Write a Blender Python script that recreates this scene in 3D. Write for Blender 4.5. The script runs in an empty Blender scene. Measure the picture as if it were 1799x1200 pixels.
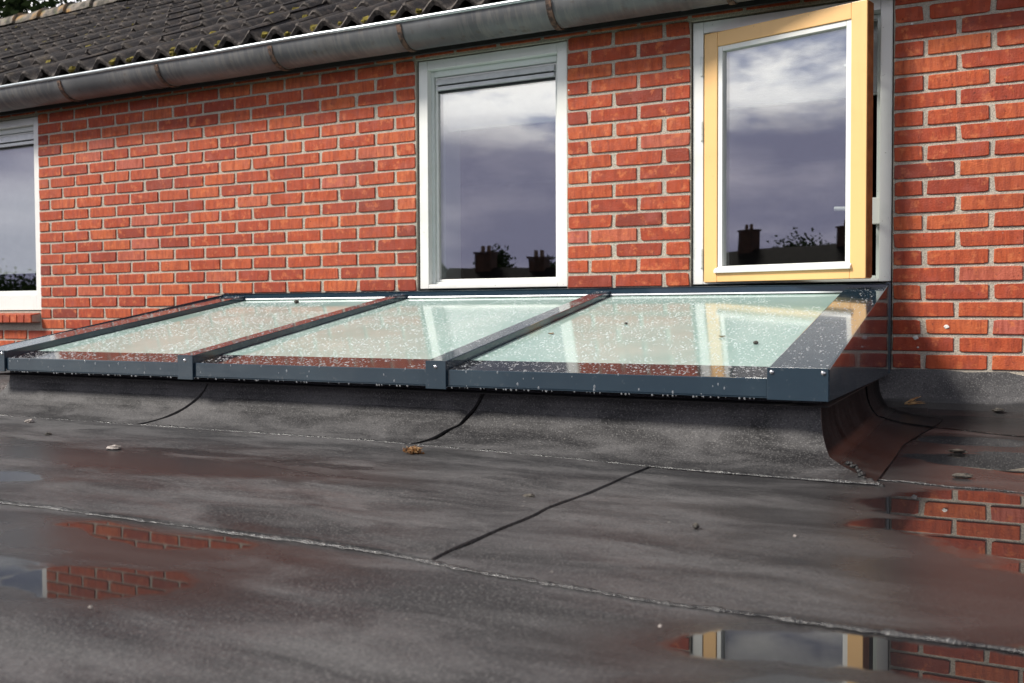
import bpy, bmesh, math, random
from mathutils import Vector, Matrix, noise as mnoise
R = random.Random(7)
scene = bpy.context.scene
C = scene.collection

# ------------------------------------------------------------------ camera
CAM = Vector((1.485, -3.8488, -0.1591)); YAW, PITCH, ROLL, FPX = -0.4703, -0.0311, -0.0044, 1700.0
fw = Vector((math.sin(YAW)*math.cos(PITCH), math.cos(YAW)*math.cos(PITCH), math.sin(PITCH)))
rt = Vector((math.cos(YAW), -math.sin(YAW), 0)); up = rt.cross(fw)
r2 = rt*math.cos(ROLL)+up*math.sin(ROLL); u2 = -rt*math.sin(ROLL)+up*math.cos(ROLL)
cam_d = bpy.data.cameras.new('camera'); cam = bpy.data.objects.new('camera', cam_d); C.objects.link(cam)
M = Matrix((r2, u2, -fw)).transposed().to_4x4(); M.translation = CAM
cam.matrix_world = M
cam_d.sensor_width = 36; cam_d.lens = FPX/1799*36; cam_d.clip_start = 0.05; cam_d.clip_end = 3000
cam_d.dof.use_dof = True; cam_d.dof.focus_distance = 3.1; cam_d.dof.aperture_fstop = 5.6
scene.camera = cam
def proj(p):
    d = Vector(p)-CAM; z = d.dot(fw); return (899.5+FPX*d.dot(r2)/z, 600-FPX*d.dot(u2)/z, z)

# ------------------------------------------------------------------ sun, sky, exposure
SUN_AZ, SUN_EL = math.radians(45), math.radians(41)
to_sun = Vector((-math.sin(SUN_AZ)*math.cos(SUN_EL), -math.cos(SUN_AZ)*math.cos(SUN_EL), math.sin(SUN_EL)))
sun_d = bpy.data.lights.new('sun', 'SUN'); sun_d.energy = 5.0; sun_d.angle = math.radians(14.0); sun_d.color = (1, 0.94, 0.86)
sun = bpy.data.objects.new('sun', sun_d); C.objects.link(sun); sun.location = to_sun*30
sun.rotation_euler = to_sun.to_track_quat('Z', 'Y').to_euler()
world = bpy.data.worlds.new('World'); scene.world = world; world.use_nodes = True
def sky_nodes():
    nt = world.node_tree; nt.nodes.clear(); N = nt.nodes.new; L = nt.links.new
    out = N('ShaderNodeOutputWorld'); bg = N('ShaderNodeBackground'); bg.inputs[1].default_value = 0.1
    sky = N('ShaderNodeTexSky'); sky.sky_type = 'NISHITA'; sky.sun_disc = False
    sky.sun_elevation = SUN_EL; sky.sun_rotation = math.atan2(to_sun.x, to_sun.y) % (2*math.pi); sky.air_density = 1.0; sky.dust_density = 1.5
    tc = N('ShaderNodeTexCoord'); sep = N('ShaderNodeSeparateXYZ'); L(tc.outputs['Generated'], sep.inputs[0])
    def math_(op, a, b=None, c=None):
        m = N('ShaderNodeMath'); m.operation = op
        for i, v in enumerate((a, b, c)):
            if v is None: continue
            if isinstance(v, (int, float)): m.inputs[i].default_value = v
            else: L(v, m.inputs[i])
        return m.outputs[0]
    def mr(v, a, b, c=0, d=1):
        m = N('ShaderNodeMapRange'); m.interpolation_type = 'SMOOTHSTEP'; L(v, m.inputs[0])
        for i, x in enumerate((a, b, c, d)): m.inputs[i+1].default_value = x
        return m.outputs[0]
    def mix(f, a, b):
        m = N('ShaderNodeMix'); m.data_type = 'RGBA'; L(f, m.inputs[0])
        for k, v in ((6, a), (7, b)):
            if isinstance(v, tuple): m.inputs[k].default_value = (*v, 1)
            else: L(v, m.inputs[k])
        return m.outputs[2]
    def nz(vec, scale, detail, rough=0.55):
        n = N('ShaderNodeTexNoise'); n.inputs['Scale'].default_value = scale; n.inputs['Detail'].default_value = detail
        n.inputs['Roughness'].default_value = rough; L(vec, n.inputs['Vector']); return n.outputs[0]
    # cloud deck coordinates: direction divided by height
    h = math_('ADD', math_('MAXIMUM', sep.outputs[2], 0.0), 0.22)
    cx = math_('DIVIDE', sep.outputs[0], h); cy = math_('DIVIDE', sep.outputs[1], h)
    comb = N('ShaderNodeCombineXYZ'); L(cx, comb.inputs[0]); L(cy, comb.inputs[1])
    n1 = nz(comb.outputs[0], 1.1, 7); n2 = nz(comb.outputs[0], 2.6, 6)
    mp = N('ShaderNodeMapping'); mp.inputs['Scale'].default_value = (1, 1, 3.2); L(tc.outputs['Generated'], mp.inputs[0])
    n3 = nz(mp.outputs[0], 3.4, 6)
    cover = math_('MAXIMUM', mr(n1, 0.36, 0.52), mr(sep.outputs[2], 0.5, 0.3, 0, 0.9))
    band = math_('MULTIPLY', mr(sep.outputs[2], 0.08, 0.2), mr(sep.outputs[2], 0.26, 0.44, 1, 0))       # sunlit cloud tops towards the horizon
    grey = mix(mr(n2, 0.40, 0.68), (1.7, 1.75, 2.1), (7.0, 6.9, 7.0))
    tops = mix(mr(n2, 0.40, 0.56), (5.2, 5.8, 8.6), (22.0, 21.2, 20.8))
    white = mix(band, grey, tops)
    base = mix(cover, sky.outputs[0], white)
    # rain cloud bank low over the opposite houses
    storm = mix(mr(n3, 0.36, 0.66), (3.9, 3.85, 5.6), (8.4, 7.9, 9.4))
    edge = math_('ADD', sep.outputs[2], math_('MULTIPLY', math_('SUBTRACT', n3, 0.5), 0.12))
    low = math_('MULTIPLY', mr(edge, 0.14, 0.22, 1, 0), mr(sep.outputs[1], 0.25, -0.15, 0, 1))
    L(mix(low, base, storm), bg.inputs[0]); L(bg.outputs[0], out.inputs[0])
sky_nodes()
vs = scene.view_settings; vs.view_transform = 'Standard'; vs.look = 'None'; vs.exposure = 0.12; vs.gamma = 1; vs.use_curve_mapping = False
scene.render.engine = 'CYCLES'
cy = scene.cycles; cy.use_denoising = True; cy.max_bounces = 8; cy.diffuse_bounces = 3; cy.glossy_bounces = 5
cy.transparent_max_bounces = 16; cy.sample_clamp_indirect = 6; cy.caustics_reflective = False; cy.caustics_refractive = False

# ------------------------------------------------------------------ material tools
class NT:
    def __init__(s, name):
        s.m = bpy.data.materials.new(name); s.m.use_nodes = True; s.t = s.m.node_tree
        s.t.nodes.clear(); s.out = s.n('OutputMaterial')
    def n(s, k, **kw):
        x = s.t.nodes.new('ShaderNode'+k)
        for a, b in kw.items(): setattr(x, a, b)
        return x
    def link(s, a, b): s.t.links.new(a, b)
    def put(s, sock, v):
        if v is None: return
        if isinstance(v, bpy.types.NodeSocket): s.link(v, sock)
        elif isinstance(v, tuple) and len(v) == 3 and sock.type == 'RGBA': sock.default_value = (*v, 1)
        else: sock.default_value = v
    def math(s, op, a, b=None, c=None, clamp=False):
        m = s.n('Math', operation=op); m.use_clamp = clamp
        for i, v in enumerate((a, b, c)): s.put(m.inputs[i], v)
        return m.outputs[0]
    def vmath(s, op, a, b=None):
        m = s.n('VectorMath', operation=op); s.put(m.inputs[0], a); s.put(m.inputs[1], b)
        return m.outputs['Value'] if op in ('LENGTH', 'DISTANCE', 'DOT_PRODUCT') else m.outputs[0]
    def pos(s): return s.n('NewGeometry').outputs['Position']
    def mapping(s, v, loc=(0, 0, 0), rot=(0, 0, 0), scale=(1, 1, 1), kind='POINT'):
        m = s.n('Mapping', vector_type=kind); s.link(v, m.inputs[0])
        m.inputs['Location'].default_value = loc; m.inputs['Rotation'].default_value = rot; m.inputs['Scale'].default_value = scale
        return m.outputs[0]
    def noise(s, v, scale=5, detail=4, rough=0.55, dist=0):
        m = s.n('TexNoise'); s.link(v, m.inputs['Vector']); m.inputs['Scale'].default_value = scale
        m.inputs['Detail'].default_value = detail; m.inputs['Roughness'].default_value = rough; m.inputs['Distortion'].default_value = dist
        return m.outputs[0]
    def voro(s, v, scale, feat='F1', out='Distance'):
        m = s.n('TexVoronoi', feature=feat); s.link(v, m.inputs['Vector']); m.inputs['Scale'].default_value = scale
        return m.outputs[out]
    def rng(s, v, a, b, c=0.0, d=1.0, smooth=True):
        m = s.n('MapRange'); m.interpolation_type = 'SMOOTHSTEP' if smooth else 'LINEAR'; s.put(m.inputs[0], v)
        for i, x in enumerate((a, b, c, d)): s.put(m.inputs[i+1], x)
        return m.outputs[0]
    def mix(s, f, a, b, blend='MIX'):
        m = s.n('Mix', data_type='RGBA', blend_type=blend); s.put(m.inputs[0], f); s.put(m.inputs[6], a); s.put(m.inputs[7], b)
        return m.outputs[2]
    def bump(s, h, strength=0.3, dist=0.01, normal=None):
        b = s.n('Bump'); b.inputs['Strength'].default_value = strength if not isinstance(strength, bpy.types.NodeSocket) else 1
        if isinstance(strength, bpy.types.NodeSocket): s.link(strength, b.inputs['Strength'])
        b.inputs['Distance'].default_value = dist; s.link(h, b.inputs['Height'])
        if normal is not None: s.link(normal, b.inputs['Normal'])
        return b.outputs[0]
    def bsdf(s, col, rough=0.5, metal=0.0, spec=0.5, normal=None, coat=0.0, coat_rough=0.05, ior=1.5):
        p = s.n('BsdfPrincipled'); s.put(p.inputs['Base Color'], col); s.put(p.inputs['Roughness'], rough)
        s.put(p.inputs['Metallic'], metal); s.put(p.inputs['Specular IOR Level'], spec); s.put(p.inputs['IOR'], ior)
        s.put(p.inputs['Coat Weight'], coat); s.put(p.inputs['Coat Roughness'], coat_rough)
        if normal is not None: s.link(normal, p.inputs['Normal'])
        s.link(p.outputs[0], s.out.inputs[0]); return p
    def tone(s):
        a = s.n('Attribute', attribute_name='tone', attribute_type='OBJECT'); b = s.n('Attribute', attribute_name='tone', attribute_type='GEOMETRY')
        return s.math('ADD', a.outputs['Fac'], b.outputs['Fac'])

def mat_brick():
    k = NT('fired_brick'); P = k.pos(); t = k.tone()
    r = k.n('ValToRGB'); k.link(t, r.inputs[0]); e = r.color_ramp.elements
    e[0].position = 0; e[0].color = (0.20, 0.036, 0.022, 1); e[1].position = 1; e[1].color = (0.44, 0.115, 0.080, 1)
    for pos, c in ((0.2, (0.32, 0.050, 0.023)), (0.45, (0.40, 0.068, 0.026)), (0.7, (0.45, 0.088, 0.030)), (0.85, (0.50, 0.118, 0.040))):
        x = e.new(pos); x.color = (*c, 1)
    off = k.n('CombineXYZ'); k.link(k.math('MULTIPLY', t, 37.0), off.inputs[0]); k.link(k.math('MULTIPLY', t, 91.0), off.inputs[2])
    V = k.vmath('ADD', P, off.outputs[0])
    st = k.noise(k.mapping(V, scale=(1, 1, 0.18)), 52, 5, 0.65)             # drag marks down the face
    col = k.mix(k.rng(st, 0.42, 0.62, 0, 0.55), r.outputs[0], (0.22, 0.036, 0.018))
    col = k.mix(k.rng(k.noise(V, 22, 6, 0.65), 0.52, 0.66, 0, 0.7), col, (0.60, 0.17, 0.062))
    col = k.mix(k.rng(k.noise(V, 9, 3), 0.54, 0.74, 0, 0.55), col, (0.36, 0.085, 0.062))
    col = k.mix(k.rng(k.noise(V, 70, 4, 0.65), 0.60, 0.70, 0, 0.8), col, (0.10, 0.024, 0.016))
    col = k.mix(k.rng(k.noise(P, 2.1, 3), 0.45, 0.75, 0, 0.22), col, (0.22, 0.06, 0.04))
    sp = k.math('MULTIPLY', k.rng(k.noise(P, 120, 2), 0.74, 0.80, 0, 1), k.rng(k.noise(P, 7, 3), 0.52, 0.64, 0, 0.9))
    col = k.mix(sp, col, (0.62, 0.52, 0.44))                          # lime specks
    h = k.math('ADD', k.noise(V, 150, 4), k.math('MULTIPLY', st, 1.4))
    k.bsdf(col, k.rng(k.noise(V, 25, 3), 0.3, 0.7, 0.55, 0.85), spec=0.35, normal=k.bump(h, 0.55, 0.0035))
    return k.m
def mat_mortar():
    k = NT('mortar'); P = k.pos()
    g = k.noise(P, 260, 3); col = k.mix(k.rng(g, 0.35, 0.65), (0.34, 0.31, 0.26), (0.58, 0.52, 0.43))
    col = k.mix(k.rng(k.noise(P, 3, 4), 0.42, 0.7, 0, 0.5), col, (0.33, 0.32, 0.28))
    col = k.mix(k.rng(k.noise(P, 420, 2), 0.66, 0.72, 0, 0.7), col, (0.13, 0.11, 0.09))
    k.bsdf(col, 0.9, spec=0.2, normal=k.bump(k.math('ADD', g, k.noise(P, 40, 3)), 0.8, 0.004)); return k.m
def mat_paint(name, col, dirt, rough=0.35, amt=0.5):
    k = NT(name); P = k.pos()
    c = k.mix(k.rng(k.noise(P, 6, 5), 0.48, 0.75, 0, amt), col, dirt)
    c = k.mix(k.rng(k.noise(k.mapping(P, scale=(1, 1, 0.12)), 40, 3), 0.56, 0.75, 0, amt*0.5), c, dirt)
    c = k.mix(k.rng(k.noise(P, 90, 2), 0.72, 0.78, 0, 0.7), c, tuple(x*0.45 for x in dirt))
    k.bsdf(c, rough, spec=0.5, normal=k.bump(k.noise(k.mapping(P, scale=(6, 6, 1)), 30, 3), 0.12, 0.002)); return k.m
def mat_metal_paint():
    k = NT('anthracite_coating'); P = k.pos()
    c = k.mix(k.rng(k.noise(P, 5, 4), 0.4, 0.7), (0.017, 0.034, 0.052), (0.023, 0.043, 0.062))
    c = k.mix(k.rng(k.noise(P, 60, 3), 0.62, 0.75, 0, 0.35), c, (0.10, 0.11, 0.12))
    k.bsdf(c, k.rng(k.noise(P, 14, 4), 0.35, 0.7, 0.08, 0.16), spec=0.45, coat=0.45, coat_rough=0.015, normal=k.bump(k.noise(P, 2.3, 2), 0.05, 0.02)); return k.m
def mat_plain(name, col, rough=0.5, metal=0.0, spec=0.5, var=0.15, scale=20, bump=0.0):
    k = NT(name); P = k.pos(); n = k.noise(P, scale, 4)
    c = k.mix(k.rng(n, 0.3, 0.7), tuple(x*(1-var) for x in col), tuple(min(1, x*(1+var)) for x in col))
    k.bsdf(c, rough, metal, spec, normal=k.bump(n, bump, 0.01) if bump else None); return k.m
def mat_window_glass(name='window_glass', f0=0.30, tint=(0.93, 0.96, 0.95)):
    k = NT(name); lw = k.n('LayerWeight'); lw.inputs[0].default_value = 0.5
    f = k.math('POWER', lw.outputs['Facing'], 5.0); f = k.math('MULTIPLY_ADD', f, 1-f0, f0)
    tr = k.n('BsdfTransparent'); tr.inputs[0].default_value = (*tint, 1)
    gl = k.n('BsdfGlossy'); gl.inputs['Roughness'].default_value = 0.0
    k.link(k.bump(k.noise(k.pos(), 1.6, 1), 0.06, 0.02), gl.inputs['Normal'])
    m = k.n('MixShader'); k.link(f, m.inputs[0]); k.link(tr.outputs[0], m.inputs[1]); k.link(gl.outputs[0], m.inputs[2])
    k.link(m.outputs[0], k.out.inputs[0]); return k.m
def mat_milky():
    k = NT('milky_roof_glass'); P = k.pos()
    c = k.mix(k.rng(k.noise(P, 3, 5), 0.35, 0.7), (0.31, 0.45, 0.41), (0.38, 0.50, 0.46))
    c = k.mix(k.rng(k.noise(k.mapping(P, scale=(3, 1, 1)), 26, 4), 0.56, 0.75, 0, 0.35), c, (0.45, 0.52, 0.47))
    film = k.noise(P, 170, 3)
    k.bsdf(c, k.rng(k.noise(P, 9, 4), 0.4, 0.75, 0.03, 0.13), spec=0.28, normal=k.bump(film, 0.05, 0.002)); return k.m
def mat_border():
    k = NT('black_enamel_border'); k.bsdf((0.012, 0.013, 0.018), 0.05, spec=0.8, normal=k.bump(k.noise(k.pos(), 170, 3), 0.05, 0.002)); return k.m
def mat_drop():
    k = NT('rain_drop'); lw = k.n('LayerWeight'); lw.inputs[0].default_value = 0.5
    f = k.math('MULTIPLY_ADD', k.math('POWER', lw.outputs['Facing'], 5.0), 0.6, 0.04)
    tr = k.n('BsdfTransparent'); tr.inputs[0].default_value = (0.93, 0.94, 0.95, 1)
    gl = k.n('BsdfGlossy'); gl.inputs['Roughness'].default_value = 0.05
    df = k.n('BsdfTranslucent'); df.inputs[0].default_value = (0.9, 0.92, 0.94, 1); d2 = k.n('BsdfDiffuse'); d2.inputs[0].default_value = (0.85, 0.88, 0.9, 1)
    sc = k.n('AddShader'); k.link(df.outputs[0], sc.inputs[0]); k.link(d2.outputs[0], sc.inputs[1])
    m0 = k.n('MixShader'); m0.inputs[0].default_value = 0.17; k.link(tr.outputs[0], m0.inputs[1]); k.link(sc.outputs[0], m0.inputs[2])   # white share painted in for light gathered by the drop
    m = k.n('MixShader'); k.link(f, m.inputs[0]); k.link(m0.outputs[0], m.inputs[1]); k.link(gl.outputs[0], m.inputs[2])
    k.link(m.outputs[0], k.out.inputs[0]); return k.m
PUDDLES = [  # centre x, y, half sizes, turn: standing water on the felt
    (1.47, -1.72, 0.24, 0.26, 0.1), (1.75, -1.9, 0.40, 0.42, 0), (1.33, -1.94, 0.10, 0.07, 0.3), (1.62, -1.05, 0.38, 0.22, -0.2), (1.40, -0.62, 0.16, 0.10, 0),
    (1.30, -2.685, 0.21, 0.062, 0.35), (1.50, -2.66, 0.16, 0.075, 0.1), (1.33, -2.83, 0.17, 0.05, 0.3), (1.6, -2.85, 0.2, 0.12, 0),
    (0.26, -2.86, 0.17, 0.085, 0.35), (-0.15, -2.98, 0.32, 0.13, 0.3), (0.12, -2.60, 0.26, 0.055, 0.02), (-0.64, -2.33, 0.13, 0.05, 0.1), (-1.3, -2.5, 0.5, 0.12, 0.2)]
def mat_felt(name, puddles=True, light=1.0, drain=None):
    k = NT(name); P = k.pos()
    grain = k.noise(P, 230, 4, 0.7); mott = k.noise(k.mapping(P, scale=(1, 2.6, 1)), 3.2, 6, 0.6, 0.6); cloud = k.noise(P, 1.1, 4)
    c = k.mix(k.rng(mott, 0.34, 0.68), tuple(light*x for x in (0.020, 0.020, 0.022)), tuple(light*x for x in (0.105, 0.103, 0.105)))
    c = k.mix(k.rng(cloud, 0.4, 0.7, 0, 0.45), c, tuple(light*x for x in (0.030, 0.030, 0.034)))
    c = k.mix(k.rng(grain, 0.52, 0.66, 0, 0.75), c, tuple(light*x for x in (0.21, 0.205, 0.20)))
    c = k.mix(k.rng(k.noise(P, 150, 3, 0.7), 0.54, 0.68, 0, 0.7), c, tuple(light*x for x in (0.018, 0.018, 0.019)))
    c = k.mix(k.rng(k.noise(P, 75, 2), 0.74, 0.79, 0, 0.8), c, (0.32, 0.30, 0.27))
    bh = k.math('ADD', k.math('MULTIPLY', grain, 0.5), k.noise(P, 60, 3))
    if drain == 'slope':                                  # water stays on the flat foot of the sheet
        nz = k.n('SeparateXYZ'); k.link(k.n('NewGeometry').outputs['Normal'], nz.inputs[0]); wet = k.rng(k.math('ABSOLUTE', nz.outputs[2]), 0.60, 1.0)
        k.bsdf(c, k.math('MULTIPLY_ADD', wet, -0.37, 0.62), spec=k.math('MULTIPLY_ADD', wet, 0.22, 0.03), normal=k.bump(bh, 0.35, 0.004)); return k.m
    if drain == 'wall':                                   # dry above, soaked below a wavy tide line
        nz = k.n('SeparateXYZ'); k.link(P, nz.inputs[0]); lvl = k.math('ADD', nz.outputs[2], k.math('MULTIPLY', k.math('SUBTRACT', k.noise(P, 3.5, 4), 0.5), 0.09))
        wet = k.rng(lvl, -0.478, -0.492); c = k.mix(k.math('MULTIPLY', wet, 0.8), c, (0.022, 0.021, 0.021))
        k.bsdf(c, k.math('MULTIPLY_ADD', wet, -0.50, 0.78), spec=k.math('MULTIPLY_ADD', wet, -0.1, 0.4), normal=k.bump(bh, k.math('MULTIPLY_ADD', wet, -0.45, 0.6), 0.004)); return k.m
    if not puddles:
        k.bsdf(c, k.rng(mott, 0.3, 0.7, 0.50, 0.75) if light > 0.5 else 0.6, spec=0.4 if light > 0.5 else 0.04, normal=k.bump(bh, 0.7, 0.004)); return k.m
    warp = k.n('TexNoise'); k.link(P, warp.inputs['Vector']); warp.inputs['Scale'].default_value = 5; warp.inputs['Detail'].default_value = 5
    w = k.vmath('SCALE', k.vmath('SUBTRACT', warp.outputs['Color'], (0.5, 0.5, 0.5))); w.node.inputs['Scale'].default_value = 0.16
    Q = k.vmath('MULTIPLY', k.vmath('ADD', P, w), (1, 1, 0))
    best = None
    for x, y, a, b, r in PUDDLES:
        d = k.vmath('LENGTH', k.mapping(Q, (x, y, 0), (0, 0, r), (a, b, 1), 'TEXTURE'))
        best = d if best is None else k.math('MINIMUM', best, d)
    field = k.math('ADD', best, k.math('MULTIPLY', k.math('SUBTRACT', mott, 0.5), 0.9))
    pud = k.rng(field, 1.02, 0.86, 0, 1)                  # 1 in standing water
    damp = k.rng(field, 2.3, 0.95, 0, 1)                  # dark damp rim
    wet = None
    for x, y, a, b, r in ((1.55, -2.25, 0.36, 0.55, 0.15), (1.6, -0.9, 0.5, 0.6, 0), (0.1, -2.66, 0.42, 0.16, 0.1), (-0.6, -2.05, 0.9, 0.13, 0.05), (-1.15, -1.93, 0.28, 0.06, 0.05), (-0.50, -1.89, 0.25, 0.04, 0.02), (-0.02, -1.90, 0.2, 0.04, 0), (1.28, -1.2, 0.3, 0.5, 0)):
        d = k.vmath('LENGTH', k.mapping(Q, (x, y, 0), (0, 0, r), (a, b, 1), 'TEXTURE')); wet = d if wet is None else k.math('MINIMUM', wet, d)
    damp = k.math('MAXIMUM', damp, k.rng(k.math('ADD', wet, k.math('MULTIPLY', k.math('SUBTRACT', mott, 0.5), 1.2)), 1.25, 0.6, 0, 1))
    c = k.mix(k.math('MULTIPLY', damp, 0.80), c, (0.024, 0.023, 0.024))
    c = k.mix(pud, c, (0.014, 0.014, 0.015))
    sheen = k.rng(k.noise(k.mapping(P, scale=(1, 3.2, 1)), 2.4, 5, 0.6), 0.40, 0.62)
    rough = k.mix(sheen, (0.42, 0.42, 0.42), (0.68, 0.68, 0.68))
    rough = k.mix(damp, rough, (0.25, 0.25, 0.25)); sx = k.n('SeparateXYZ'); k.link(P, sx.inputs[0]); rough = k.mix(pud, rough, k.rng(sx.outputs[0], 0.95, 0.45, 0.0, 0.028))
    st = k.math('MULTIPLY_ADD', damp, -0.38, 0.5); st = k.math('MULTIPLY', st, k.math('SUBTRACT', 1.0, pud))
    ior = k.math('MULTIPLY_ADD', damp, -0.10, 1.45)
    k.bsdf(c, rough, spec=k.math('ADD', k.math('MULTIPLY_ADD', damp, -0.28, 0.5), k.math('MULTIPLY', pud, k.rng(sx.outputs[0], 0.7, 1.0, 0.05, 0.75))), normal=k.bump(bh, st, 0.004), ior=ior); return k.m
def mat_zinc():
    k = NT('weathered_zinc'); P = k.pos()
    c = k.mix(k.rng(k.noise(P, 4, 5), 0.35, 0.7), (0.11, 0.113, 0.12), (0.19, 0.194, 0.20))
    streak = k.noise(k.mapping(P, rot=(0, 0.35, 0), scale=(1, 0.12, 0.12)), 55, 3)
    gate = k.rng(k.noise(P, 1.7, 2), 0.42, 0.58)
    c = k.mix(k.math('MULTIPLY', k.rng(streak, 0.46, 0.60), k.math('MULTIPLY', gate, 0.45)), c, (0.24, 0.225, 0.21))
    c = k.mix(k.rng(k.noise(P, 22, 4), 0.58, 0.75, 0, 0.55), c, (0.10, 0.07, 0.05))
    k.bsdf(c, 0.48, metal=0.25, spec=0.4, normal=k.bump(k.noise(P, 3, 3), 0.2, 0.02)); return k.m
def mat_tile():
    k = NT('concrete_roof_tile'); P = k.pos(); t = k.tone()
    c = k.mix(t, (0.016, 0.014, 0.016), (0.038, 0.034, 0.035))
    c = k.mix(k.rng(k.noise(P, 14, 5), 0.46, 0.7, 0, 0.75), c, (0.085, 0.068, 0.058))
    c = k.mix(k.rng(k.noise(P, 6, 5), 0.58, 0.74, 0, 0.7), c, (0.11, 0.085, 0.05))
    c = k.mix(k.rng(k.noise(P, 70, 2), 0.66, 0.74, 0, 0.6), c, (0.19, 0.17, 0.15))
    k.bsdf(c, 0.75, spec=0.35, normal=k.bump(k.math('ADD', k.noise(P, 240, 3), k.noise(P, 40, 4)), 0.7, 0.006)); return k.m
def mat_ridge():
    k = NT('lichened_ridge_tile'); P = k.pos()
    c = k.mix(k.rng(k.noise(P, 10, 5), 0.38, 0.62), (0.075, 0.070, 0.060), (0.23, 0.20, 0.17))
    c = k.mix(k.rng(k.noise(P, 5, 5), 0.52, 0.66, 0, 0.9), c, (0.36, 0.20, 0.055))
    c = k.mix(k.rng(k.noise(P, 16, 4), 0.56, 0.70, 0, 0.9), c, (0.12, 0.14, 0.06))
    k.bsdf(c, 0.85, spec=0.3, normal=k.bump(k.noise(P, 45, 5), 0.8, 0.015)); return k.m
def mat_two(name, a, b, scale, rough=0.8, bump=0.5, spec=0.3):
    k = NT(name); P = k.pos(); n = k.noise(P, scale, 5)
    k.bsdf(k.mix(k.rng(n, 0.35, 0.65), a, b), rough, spec=spec, normal=k.bump(k.noise(P, scale*3, 4), bump, 0.005)); return k.m
def mat_leaf(name, a, b):
    k = NT(name); P = k.pos(); c = k.mix(k.rng(k.noise(P, 2.2, 4), 0.35, 0.65), a, b)
    d = k.n('BsdfDiffuse'); k.link(c, d.inputs[0]); t = k.n('BsdfTranslucent'); k.link(c, t.inputs[0])
    m = k.n('MixShader'); m.inputs[0].default_value = 0.25; k.link(d.outputs[0], m.inputs[1]); k.link(t.outputs[0], m.inputs[2])
    k.link(m.outputs[0], k.out.inputs[0]); return k.m
MT = dict(
    brick=mat_brick(), mortar=mat_mortar(), white=mat_paint('white_gloss_paint', (0.80, 0.81, 0.78), (0.60, 0.62, 0.56), 0.3, 0.35),
    grey_paint=mat_paint('grey_white_paint', (0.66, 0.70, 0.68), (0.50, 0.53, 0.48), 0.35, 0.4),
    ochre=mat_paint('ochre_paint', (0.85, 0.52, 0.21), (0.72, 0.42, 0.16), 0.32, 0.35), wood=mat_two('brown_edge_wood', (0.20, 0.075, 0.025), (0.30, 0.12, 0.04), 18),
    alu=mat_plain('brushed_aluminium', (0.62, 0.64, 0.65), 0.35, 0.3, 0.5, 0.08), slot=mat_plain('black_slot', (0.01, 0.011, 0.013), 0.6),
    anth=mat_metal_paint(), glass=mat_window_glass(), milky=mat_milky(), border=mat_border(), drop=mat_drop(),
    steel=mat_plain('stainless_screw', (0.75, 0.75, 0.75), 0.15, 1.0, 0.5, 0.05), strip=mat_plain('white_aluminium_strip', (0.80, 0.82, 0.86), 0.25, 0.0, 0.6, 0.05),
    felt=mat_felt('roof_felt_wet', True), felt_up=mat_felt('roof_felt_upstand', False, 0.95), felt_side=mat_felt('roof_felt_side_shade', False, 0.28, 'slope'), felt_wall=mat_felt('roof_felt_tideline', False, 1.25, 'wall'), bitumen_dull=mat_two('dull_bitumen', (0.010, 0.010, 0.011), (0.03, 0.03, 0.03), 60, 0.45, 0.9, 0.4), bitumen=mat_two('shiny_bitumen', (0.012, 0.012, 0.013), (0.05, 0.05, 0.05), 60, 0.24, 0.9, 0.9),
    zinc=mat_zinc(), bead=mat_plain('gutter_bead_zinc', (0.42, 0.46, 0.48), 0.30, 0.85, 0.5, 0.15, 9), rust=mat_two('rusty_strap', (0.040, 0.032, 0.030), (0.17, 0.105, 0.075), 45, 0.75),
    tile=mat_tile(), tile_rim=mat_two('worn_tile_rim', (0.040, 0.036, 0.033), (0.115, 0.10, 0.09), 60, 0.85), ridge=mat_ridge(), moss=mat_two('moss', (0.10, 0.085, 0.016), (0.21, 0.17, 0.03), 40, 0.95, 1.0), moss_brown=mat_two('dry_moss', (0.05, 0.025, 0.012), (0.30, 0.13, 0.035), 160, 0.95, 1.0),
    dark=mat_plain('dark_room', (0.035, 0.035, 0.038), 0.9), blind=mat_plain('white_blind_fabric', (0.80, 0.80, 0.82), 0.8, var=0.04), under=mat_plain('roof_underlay', (0.02, 0.018, 0.018), 0.9),
    stone=mat_two('pale_grit_stone', (0.20, 0.18, 0.16), (0.50, 0.45, 0.42), 70, 0.7), dark_stone=mat_two('dark_grit', (0.035, 0.033, 0.030), (0.10, 0.09, 0.075), 70, 0.6),
    straw=mat_two('dry_straw', (0.26, 0.12, 0.045), (0.55, 0.36, 0.17), 60, 0.7), leafbit=mat_two('brown_leaf', (0.16, 0.08, 0.03), (0.36, 0.22, 0.08), 60, 0.7), white_drop=mat_plain('bird_dropping', (0.72, 0.70, 0.66), 0.8),
    bark=mat_two('bark', (0.035, 0.028, 0.022), (0.08, 0.065, 0.05), 14), leaf_dark=mat_leaf('dark_foliage', (0.012, 0.020, 0.010), (0.030, 0.045, 0.018)), leaf_autumn=mat_leaf('autumn_foliage', (0.16, 0.085, 0.03), (0.28, 0.13, 0.05)),
    grass=mat_two('grass_ground', (0.035, 0.055, 0.02), (0.07, 0.09, 0.035), 0.8), far_brick=mat_two('far_dark_brick', (0.030, 0.014, 0.011), (0.06, 0.026, 0.02), 3), far_roof=mat_two('far_roof_tiles', (0.010, 0.009, 0.009), (0.018, 0.016, 0.015), 3, 0.9, 0.2, 0.03), far_pot=mat_plain('chimney_pot_clay', (0.12, 0.07, 0.05), 0.8))

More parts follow.
